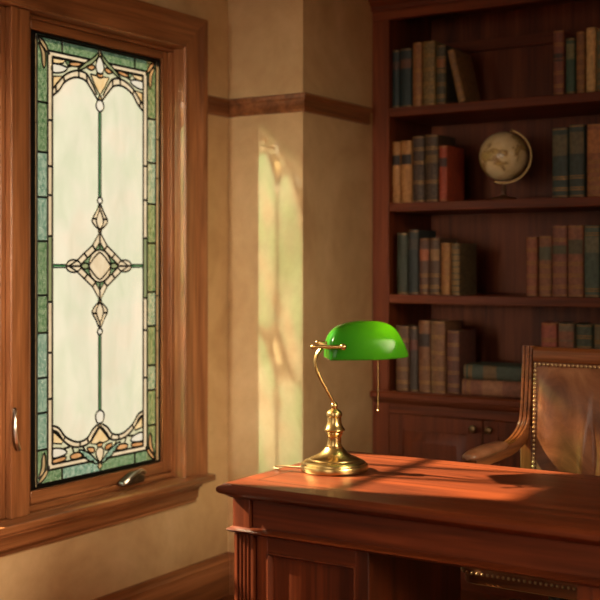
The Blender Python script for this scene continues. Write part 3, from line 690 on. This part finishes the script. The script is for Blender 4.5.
# ------------------------------------------------------------------ desk
DX0, DX1, DY0, DY1 = 1.035, 2.262, 2.168, 2.757
dk = thing('desk', 'polished mahogany pedestal desk with moulded top edge and fluted corner pilasters', 'desk', (1.65, 2.46, 0))
MB().rings(DX0, DX1, DY0, DY1, [(0.026, 0.726), (0.020, 0.730), (0.014, 0.734), (0.004, 0.738), (0.0, 0.743), (0.0, 0.750), (0.003, 0.754), (0.010, 0.757), (0.012, 0.7595), (0.016, 0.76)]).build('desktop', MAHO['x'], dk, smooth=30)
zt = 0.7603
B((DX0+0.055, DX1-0.055, DY0+0.088, DY0+0.0915, 0.759, zt), (DX0+0.055, DX1-0.055, DY1-0.070, DY1-0.0665, 0.759, zt), (DX0+0.055, DX0+0.0585, DY0+0.0915, DY1-0.070, 0.759, zt), (DX1-0.0585, DX1-0.055, DY0+0.0915, DY1-0.070, 0.759, zt)).build('string_inlay', INLAY, dk)
FX0, FX1, FY, BY = 1.060, 2.240, 2.200, 2.690
# frieze
B((1.112, 2.188, FY+0.008, FY+0.028, 0.660, 0.727)).build('frieze', MAHO['x'], dk)
B((1.0625, FX1-0.002, BY-0.02, BY, 0.660, 0.727)).build('frieze', MAHO['x'], dk)
for a, b in ((1.0625, 1.0825), (2.2175, 2.2375)): B((a, b, FY+0.05, BY-0.02, 0.660, 0.727)).build('frieze', MAHO['y'], dk)
for a, b in ((FX0, 1.108), (2.192, FX1)): B((a, b, FY, FY+0.05, 0.652, 0.727)).build('corner_block', MAHO['z'], dk, 0.0015)
rp = [(0.006, 0.642), (0.0, 0.6445), (-0.008, 0.648), (-0.012, 0.6515), (-0.008, 0.655), (-0.002, 0.658), (0.004, 0.660)]
MB().rings(FX0, FX1, FY, BY, rp).build('waist_moulding', MAHO['x'], dk)
for px0, px1, outer in ((1.062, 1.416, -1), (1.884, 2.238, 1)):
    pd = B((px0+0.010, px1, FY+0.022, BY, 0.06, 0.642)).build('pedestal', MAHO['z'], dk, 0.001)
    fl = (px0, px0+0.054) if outer < 0 else (px1-0.054, px1)
    # fluted pilaster
    n = 4; pts = [(fl[0], FY+0.03), (fl[0], FY+0.004)]
    m_ = 0.006; wv = (fl[1]-fl[0]-2*m_)/n
    for k in range(n):
        xa = fl[0]+m_+k*wv
        pts.append((xa+0.0012, FY+0.004))
        for q in range(1, 6): pts.append((xa+0.0012+(wv-0.0024)*q/6, FY+0.004+0.006*math.sin(PI*q/6)))
        pts.append((xa+wv-0.0012, FY+0.004))
    pts += [(fl[1], FY+0.004), (fl[1], FY+0.03)]
    MB().loft([[(a, b, 0.085) for a, b in pts], [(a, b, 0.642) for a, b in pts]]).build('pilaster', MAHO['z'], pd, smooth=0)
    sx0, sx1 = (fl[1]+0.004, px1) if outer < 0 else (px0, fl[0]-0.004)
    yf = FY+0.012
    for r0, r1 in ((sx0, sx0+0.030), (sx1-0.032, sx1)): B((r0, r1, yf, yf+0.012, 0.085, 0.642)).build('panel_stile', MAHO['z'], pd, 0.001)
    for r0, r1 in ((0.606, 0.642), (0.085, 0.130)): B((sx0+0.030, sx1-0.032, yf, yf+0.012, r0, r1)).build('panel_rail', MAHO['x'], pd, 0.001)
    a, b = sx0+0.030, sx1-0.032
    MB().loft([[(x, y, zz) for x, zz in ((a+i, 0.130+i), (b-i, 0.130+i), (b-i, 0.606-i), (a+i, 0.606-i))] for i, y in ((0, yf-0.001), (0.003, yf-0.003), (0.007, yf+0.002), (0.010, yf+0.0105))], cap=False).build('panel_bead', MAHO['z'], pd, smooth=30)
    MB().rings(px0-0.002, px1+0.002, FY, BY+0.002, [(0, 0), (0, 0.06), (0.004, 0.066), (0.006, 0.078), (0.012, 0.085)]).build('plinth', MAHO['x'], pd)

# ------------------------------------------------------------------ banker's lamp
lx, ly, lz = 1.180, 2.462, 0.7603
lp = thing('desk_lamp', 'brass desk lamp with green glass shade and pull chain on the desk', 'lamp', (lx, ly, lz), math.radians(40))
MB().lathe([(0.080, 0), (0.083, 0.002), (0.0838, 0.004), (0.0838, 0.013), (0.0825, 0.0165), (0.0795, 0.0180), (0.0785, 0.0182), (0.0780, 0.0205), (0.0745, 0.0235), (0.068, 0.0265), (0.063, 0.0280), (0.0615, 0.0282), (0.0605, 0.0305), (0.054, 0.033), (0.044, 0.0375), (0.034, 0.0440), (0.027, 0.051), (0.0225, 0.0575), (0.0215, 0.0580)], seg=72).build('base', BRASS, lp, local=True, smooth=28)
MB().lathe([(0.0205, 0.0575), (0.0205, 0.0610), (0.0185, 0.0620), (0.0175, 0.066), (0.0172, 0.082), (0.0182, 0.087), (0.0205, 0.090), (0.0210, 0.092), (0.0205, 0.094), (0.0215, 0.096), (0.0262, 0.0985), (0.0268, 0.1005), (0.0262, 0.1025), (0.0220, 0.108), (0.0190, 0.115), (0.0176, 0.122), (0.0174, 0.132), (0.0180, 0.133), (0.0195, 0.135), (0.0197, 0.139), (0.0190, 0.143), (0.0150, 0.148), (0.0095, 0.151), (0.0070, 0.153), (0.0078, 0.156), (0.0086, 0.160), (0.0078, 0.164), (0.0050, 0.168), (0.002, 0.169)], seg=48).build('stem', BRASS, lp, local=True, smooth=28)
arm = []
for s in (-1, 1):
    p = smoothpath([(0.0, s*0.003, 0.164), (-0.014, s*0.005, 0.190), (-0.036, s*0.006, 0.230), (-0.0475, s*0.006, 0.262), (-0.044, s*0.006, 0.285), (-0.032, s*0.006, 0.302), (-0.026, s*0.006, 0.3085)], 7)
    MB().tube(p, 0.0036, 10).build('arm', BRASS, lp, local=True)
HS = 0.064; zy = 0.310
yk = MB()
yk.tube([(-0.026, -HS-0.010, zy), (-0.026, HS+0.010, zy)], 0.0042, 12)
yk.tube([(-0.064, -HS-0.012, zy+0.001), (0.010, -HS-0.012, zy)], 0.0042, 12); yk.tube([(-0.030, HS+0.012, zy+0.001), (0.010, HS+0.012, zy)], 0.0042, 12)
yk.build('yoke', BRASS, lp, local=True)
for s in (-1, 1):
    MB().sphere((0.010, s*(HS+0.010), zy), 0.0085, 16, 10).build('thumb_knob', BRASS, lp, local=True)
    MB().sphere((-0.064 if s < 0 else -0.030, s*(HS+0.012), zy+0.001), 0.0058, 12, 8).build('finial', BRASS, lp, local=True)
RZ = 0.2755
prof = [(-0.0195, 0.030, 0.046), (-0.0185, 0.045, 0.054), (-0.014, 0.060, 0.058), (0.001, 0.079, 0.062), (0.027, 0.090, 0.0645), (0.052, 0.0935, 0.0655), (0.077, 0.0942, 0.0655), (0.102, 0.0937, 0.065), (0.122, 0.0915, 0.064), (0.140, 0.084, 0.0615), (0.151, 0.075, 0.058), (0.160, 0.062, 0.053), (0.168, 0.048, 0.046), (0.176, 0.032, 0.036), (0.182, 0.018, 0.024), (0.185, 0.008, 0.012)]
rings = []
for x, h, w_ in prof:
    lift = max(0.0, (x-0.10))*0.06
    rings.append([(x, -w_*math.copysign(abs(math.cos(PI*i/24))**0.72, math.cos(PI*i/24)), RZ+lift+(h-lift)*abs(math.sin(PI*i/24))**0.78) for i in range(25)])
m = MB(); m.loft(rings, cap=False, closed=False)
m.bm.verts.ensure_lookup_table()
cv = [m.bm.verts[i] for i in range(25)]; ctr = m.bm.verts.new((-0.020, 0, RZ+0.012))
for i in range(24): m.face([cv[i], cv[i+1], ctr])
m.face([cv[24], cv[0], ctr])
sh = m.build('lamp_shade', SHADE, lp, local=True, smooth=60)
sm = sh.modifiers.new('thickness', 'SOLIDIFY'); sm.thickness = 0.0035; sm.offset = -1
sb = sh.modifiers.new('sub', 'SUBSURF'); sb.levels = 1; sb.render_levels = 2
sh['label'] = 'emerald green glass shade'
sk = MB().tube([(-0.022, 0, zy), (0.02, 0, zy+0.004)], 0.009, 14).tube([(0.02, 0, zy+0.004), (0.055, 0, zy+0.006)], 0.015, 16).build('socket', BRASS, lp, local=True)
MB().sphere((0.088, 0, zy+0.008), 0.021, 16, 10, (1.6, 1, 1)).build('bulb', BULB, sk, local=True)
bl = bpy.data.lights.new('bulb_light', 'POINT'); bl.energy = 0.6; bl.color = (1, 0.85, 0.55); bl.shadow_soft_size = 0.012
blo = bpy.data.objects.new('bulb_light', bl); COL.objects.link(blo); blo.parent = lp; blo.location = (0.118, -0.012, zy+0.020)
ch = MB()
for k in range(42): ch.sphere((0.104, -0.030, 0.278-k*0.0031+0.006), 0.0013, 6, 4)
ch.tube([(0.104, -0.030, 0.33), (0.104, -0.030, 0.15)], 0.0006, 5)
ch = ch.build('pull_chain', BRASS, lp, local=True)
MB().sphere((0.104, -0.030, 0.150), 0.0042, 12, 8).build('chain_ball', BRASS, ch, local=True)
MB().tube(smoothpath([(-0.074, 0.035, 0.004), (-0.092, 0.048, 0.0025), (-0.118, 0.062, 0.0025), (-0.138, 0.058, 0.0025), (-0.144, 0.040, 0.0025), (-0.134, 0.026, 0.0025)], 6), 0.0021, 8).build('power_cord', CORD, lp, local=True)

# ------------------------------------------------------------------ desk chair
XC = 1.640
cr = thing('office_chair', 'brown leather desk chair with carved walnut arms and brass nailheads behind the desk', 'chair', (XC, 3.02, 0))
yb = lambda z: 3.195 + (z-0.75)*0.05
def stile_prof(w, d):
    return [(-w, -d), (w, -d), (w, d*0.6), (w*0.8, d), (w*0.45, d), (w*0.36, d*0.55), (w*0.24, d), (-w*0.24, d), (-w*0.36, d*0.55), (-w*0.45, d), (-w*0.8, d), (-w, d*0.6)]
for s in (-1, 1):
    x = XC+s*0.245
    path = smoothpath([(x, yb(1.03), 1.032), (x, yb(.95), 0.95), (x+s*.002, yb(.86), 0.86), (x+s*0.006, yb(.80)-0.004, 0.805), (x+s*0.012, 3.155, 0.768), (x+s*0.018, 3.095, 0.748), (x+s*0.022, 3.02, 0.742), (x+s*0.022, 2.93, 0.741), (x+s*0.022, 2.845, 0.738)], 6)
    a = MB().sweep_frame(path, stile_prof(0.018, 0.016), (1, 0, 0)).build('arm_frame', CHW['y'], cr, 0.001)
    MB().loft([[(x+s*0.022+w_*math.cos(2*PI*k/14), y, z0+h*math.sin(2*PI*k/14)) for k in range(14)] for y, w_, h, z0 in ((2.828, 0.010, 0.006, .755), (2.836, 0.021, 0.012, .757), (2.87, 0.025, 0.016, .759), (2.95, 0.026, 0.017, .760), (3.03, 0.024, 0.015, .760), (3.07, 0.016, 0.009, .760), (3.08, 0.006, 0.004, .758))]).build('arm_pad', LEATHER, a, smooth=60)
    MB().sweep_frame(smoothpath([(x+s*0.022, 2.88, 0.73), (x+s*0.020, 2.91, 0.66), (x+s*0.012, 2.93, 0.58), (x+s*0.008, 2.92, 0.47)], 6), stile_prof(0.018, 0.016), (1, 0, 0)).build('arm_post', CHW['z'], a, 0.001)
    B((x-0.018, x+0.018, 3.185, 3.215, 0.44, 0.80)).build('back_post', CHW['z'], cr, 0.003)
MB().loft([[(xx, yb(1.0)+dy, zz) for dy, zz in ((-0.018, 0.987), (-0.022, 1.000), (-0.018, 1.022), (-0.008, 1.030), (0.014, 1.030), (0.018, 0.987))] for xx in (XC-0.226, XC+0.226)]).build('top_rail', CHW['x'], cr, 0.002)
B((XC-0.226, XC+0.226, yb(.56)-0.012, yb(.56)+0.014, 0.54, 0.575)).build('lower_rail', CHW['x'], cr, 0.002)
# upholstered back
U, V = 54, 54; bx0, bx1, bz0, bz1 = XC-0.224, XC+0.224, 0.574, 0.988
rows = []
for j in range(V+1):
    v = j/V; row = []
    for i in range(U+1):
        u = i/U; xx = bx0+(bx1-bx0)*u; zz = bz0+(bz1-bz0)*v
        e = (1-abs(2*u-1)**7)*(1-abs(2*v-1)**7)
        d = 0.032*(1-abs(2*u-1)**3)**0.6*(1-abs(2*v-1)**3)**0.6*e + 0.004*e
        for uc, wd, am, vc, tilt in ((0.36, 0.020, 0.007, 0.42, 0.05), (0.43, 0.018, -0.008, 0.40, -0.02), (0.50, 0.020, 0.008, 0.44, 0.02), (0.57, 0.022, -0.006, 0.40, 0.0), (0.66, 0.022, 0.006, 0.42, -0.05)):
            d += am*math.exp(-((u-uc-tilt*(v-vc))/wd)**2)*math.exp(-((v-vc)/0.24)**2)*e
        d += 0.0012*math.sin(23*u+9*v)*e*math.sin(7*v+3*u)
        row.append((xx, yb(zz)-0.014-d, zz))
    rows.append(row)
m = MB()
G = [[m.bm.verts.new(p) for p in r] for r in rows]
for j in range(V):
    for i in range(U): m.face([G[j][i], G[j][i+1], G[j+1][i+1], G[j+1][i]])
Kb = [m.bm.verts.new((xx, yb(zz)+0.012, zz)) for xx, zz in ((bx0, bz0), (bx1, bz0), (bx1, bz1), (bx0, bz1))]
m.face([Kb[3], Kb[2], Kb[1], Kb[0]])
m.face([G[0][i] for i in range(U+1)]+[Kb[1], Kb[0]]); m.face([G[V][i] for i in range(U, -1, -1)]+[Kb[3], Kb[2]])
m.face([G[j][0] for j in range(V, -1, -1)]+[Kb[0], Kb[3]]); m.face([G[j][U] for j in range(V+1)]+[Kb[2], Kb[1]])
back = m.build('back_cushion', LEATHER, cr, smooth=70)
m = MB()
def nail(x, y, z): m.sphere((x, y, z), 0.0048, 8, 5)
k = bx0+0.006
while k < bx1: nail(k, yb(.982)-0.020, 0.981); k += 0.0125
z = 0.60
while z < 0.98: nail(bx0+0.006, yb(z)-0.020, z); nail(bx1-0.006, yb(z)-0.020, z); z += 0.0125
nm = m.build('nailhead_trim', NAIL, back); nm['kind'] = 'stuff'
# seat
def rrect(x0, x1, y0, y1, r, z, ins=0, bow=0.0, n=5):
    x0 += ins; x1 -= ins; y0 += ins; y1 -= ins; p = []
    for cx, cy, a0 in ((x1-r, y1-r, 0), (x0+r, y1-r, 90), (x0+r, y0+r, 180), (x1-r, y0+r, 270)):
        for k in range(n+1):
            a = math.radians(a0+90*k/n); p.append([cx+r*math.cos(a), cy+r*math.sin(a)])
    return [(x, y, z) for x, y in p]
sx0, sx1, sy0, sy1 = XC-0.285, XC+0.285, 2.800, 3.185
st_ = MB().loft([rrect(sx0, sx1, sy0, sy1, 0.04, zz, ins) for zz, ins in ((0.456, 0.004), (0.464, 0.0), (0.490, 0.002), (0.514, 0.012), (0.526, 0.035), (0.532, 0.09))]).build('seat', LEATHER, cr, smooth=60)
MB().loft([rrect(sx0, sx1, sy0, sy1, 0.04, zz, ins) for zz, ins in ((0.430, 0.012), (0.434, 0.006), (0.456, 0.006))]).build('seat_rail', CHW['x'], cr)
m = MB()
P = [Vector(p) for p in rrect(sx0, sx1, sy0, sy1, 0.04, 0.4615, 0.0, n=10)]; P.append(P[0]); acc = 0
for a, b in zip(P, P[1:]):
    L = (b-a).length
    while acc < L:
        q = a.lerp(b, acc/L)
        if q.y < 2.98: nail(q.x, q.y, q.z)
        acc += 0.0145
    acc -= L
nm = m.build('nailhead_trim', NAIL, st_); nm['kind'] = 'stuff'
B((XC-0.09, XC+0.09, 2.95, 3.12, 0.400, 0.430)).build('tilt_mechanism', BLACK, cr, 0.006)
m = MB().lathe([(0.020, 0.345), (0.026, 0.350), (0.028, 0.385), (0.028, 0.41), (0.020, 0.430)], (XC-0.066, 2.965, 0), 20)
m.build('tension_knob', BLACK, cr)
MB().lathe([(0.030, 0.10), (0.030, 0.26), (0.026, 0.262), (0.018, 0.264), (0.018, 0.41)], (XC, 3.03, 0), 24).build('gas_column', BLACK, cr)
hub = (XC, 3.03)
MB().lathe([(0.045, 0.070), (0.05, 0.078), (0.05, 0.11), (0.036, 0.125)], (XC, 3.03, 0), 24).build('hub', CHW['z'], cr)
for k in range(5):
    a = math.radians(90+72*k); d = Vector((math.cos(a), math.sin(a), 0)); s = Vector((-math.sin(a), math.cos(a), 0))
    c0 = Vector((hub[0], hub[1], 0))
    lg = MB().loft([[c0+d*r+s*w_*i+Vector((0, 0, zz+h*j)) for i, j in ((-1, -1), (1, -1), (1, 1), (-1, 1))] for r, w_, zz, h in ((0.03, 0.022, 0.095, 0.016), (0.12, 0.020, 0.092, 0.014), (0.20, 0.018, 0.080, 0.012), (0.265, 0.016, 0.070, 0.010))]).build('leg', CHW['x'], cr, 0.004)
    c1 = c0+d*0.25
    MB().tube([c1+s*0.016+Vector((0, 0, 0.027)), c1-s*0.016+Vector((0, 0, 0.027))], 0.026, 18).tube([c1+Vector((0, 0, 0.03)), c1+Vector((0, 0, 0.065))], 0.007, 10).build('caster', BLACK, lg)
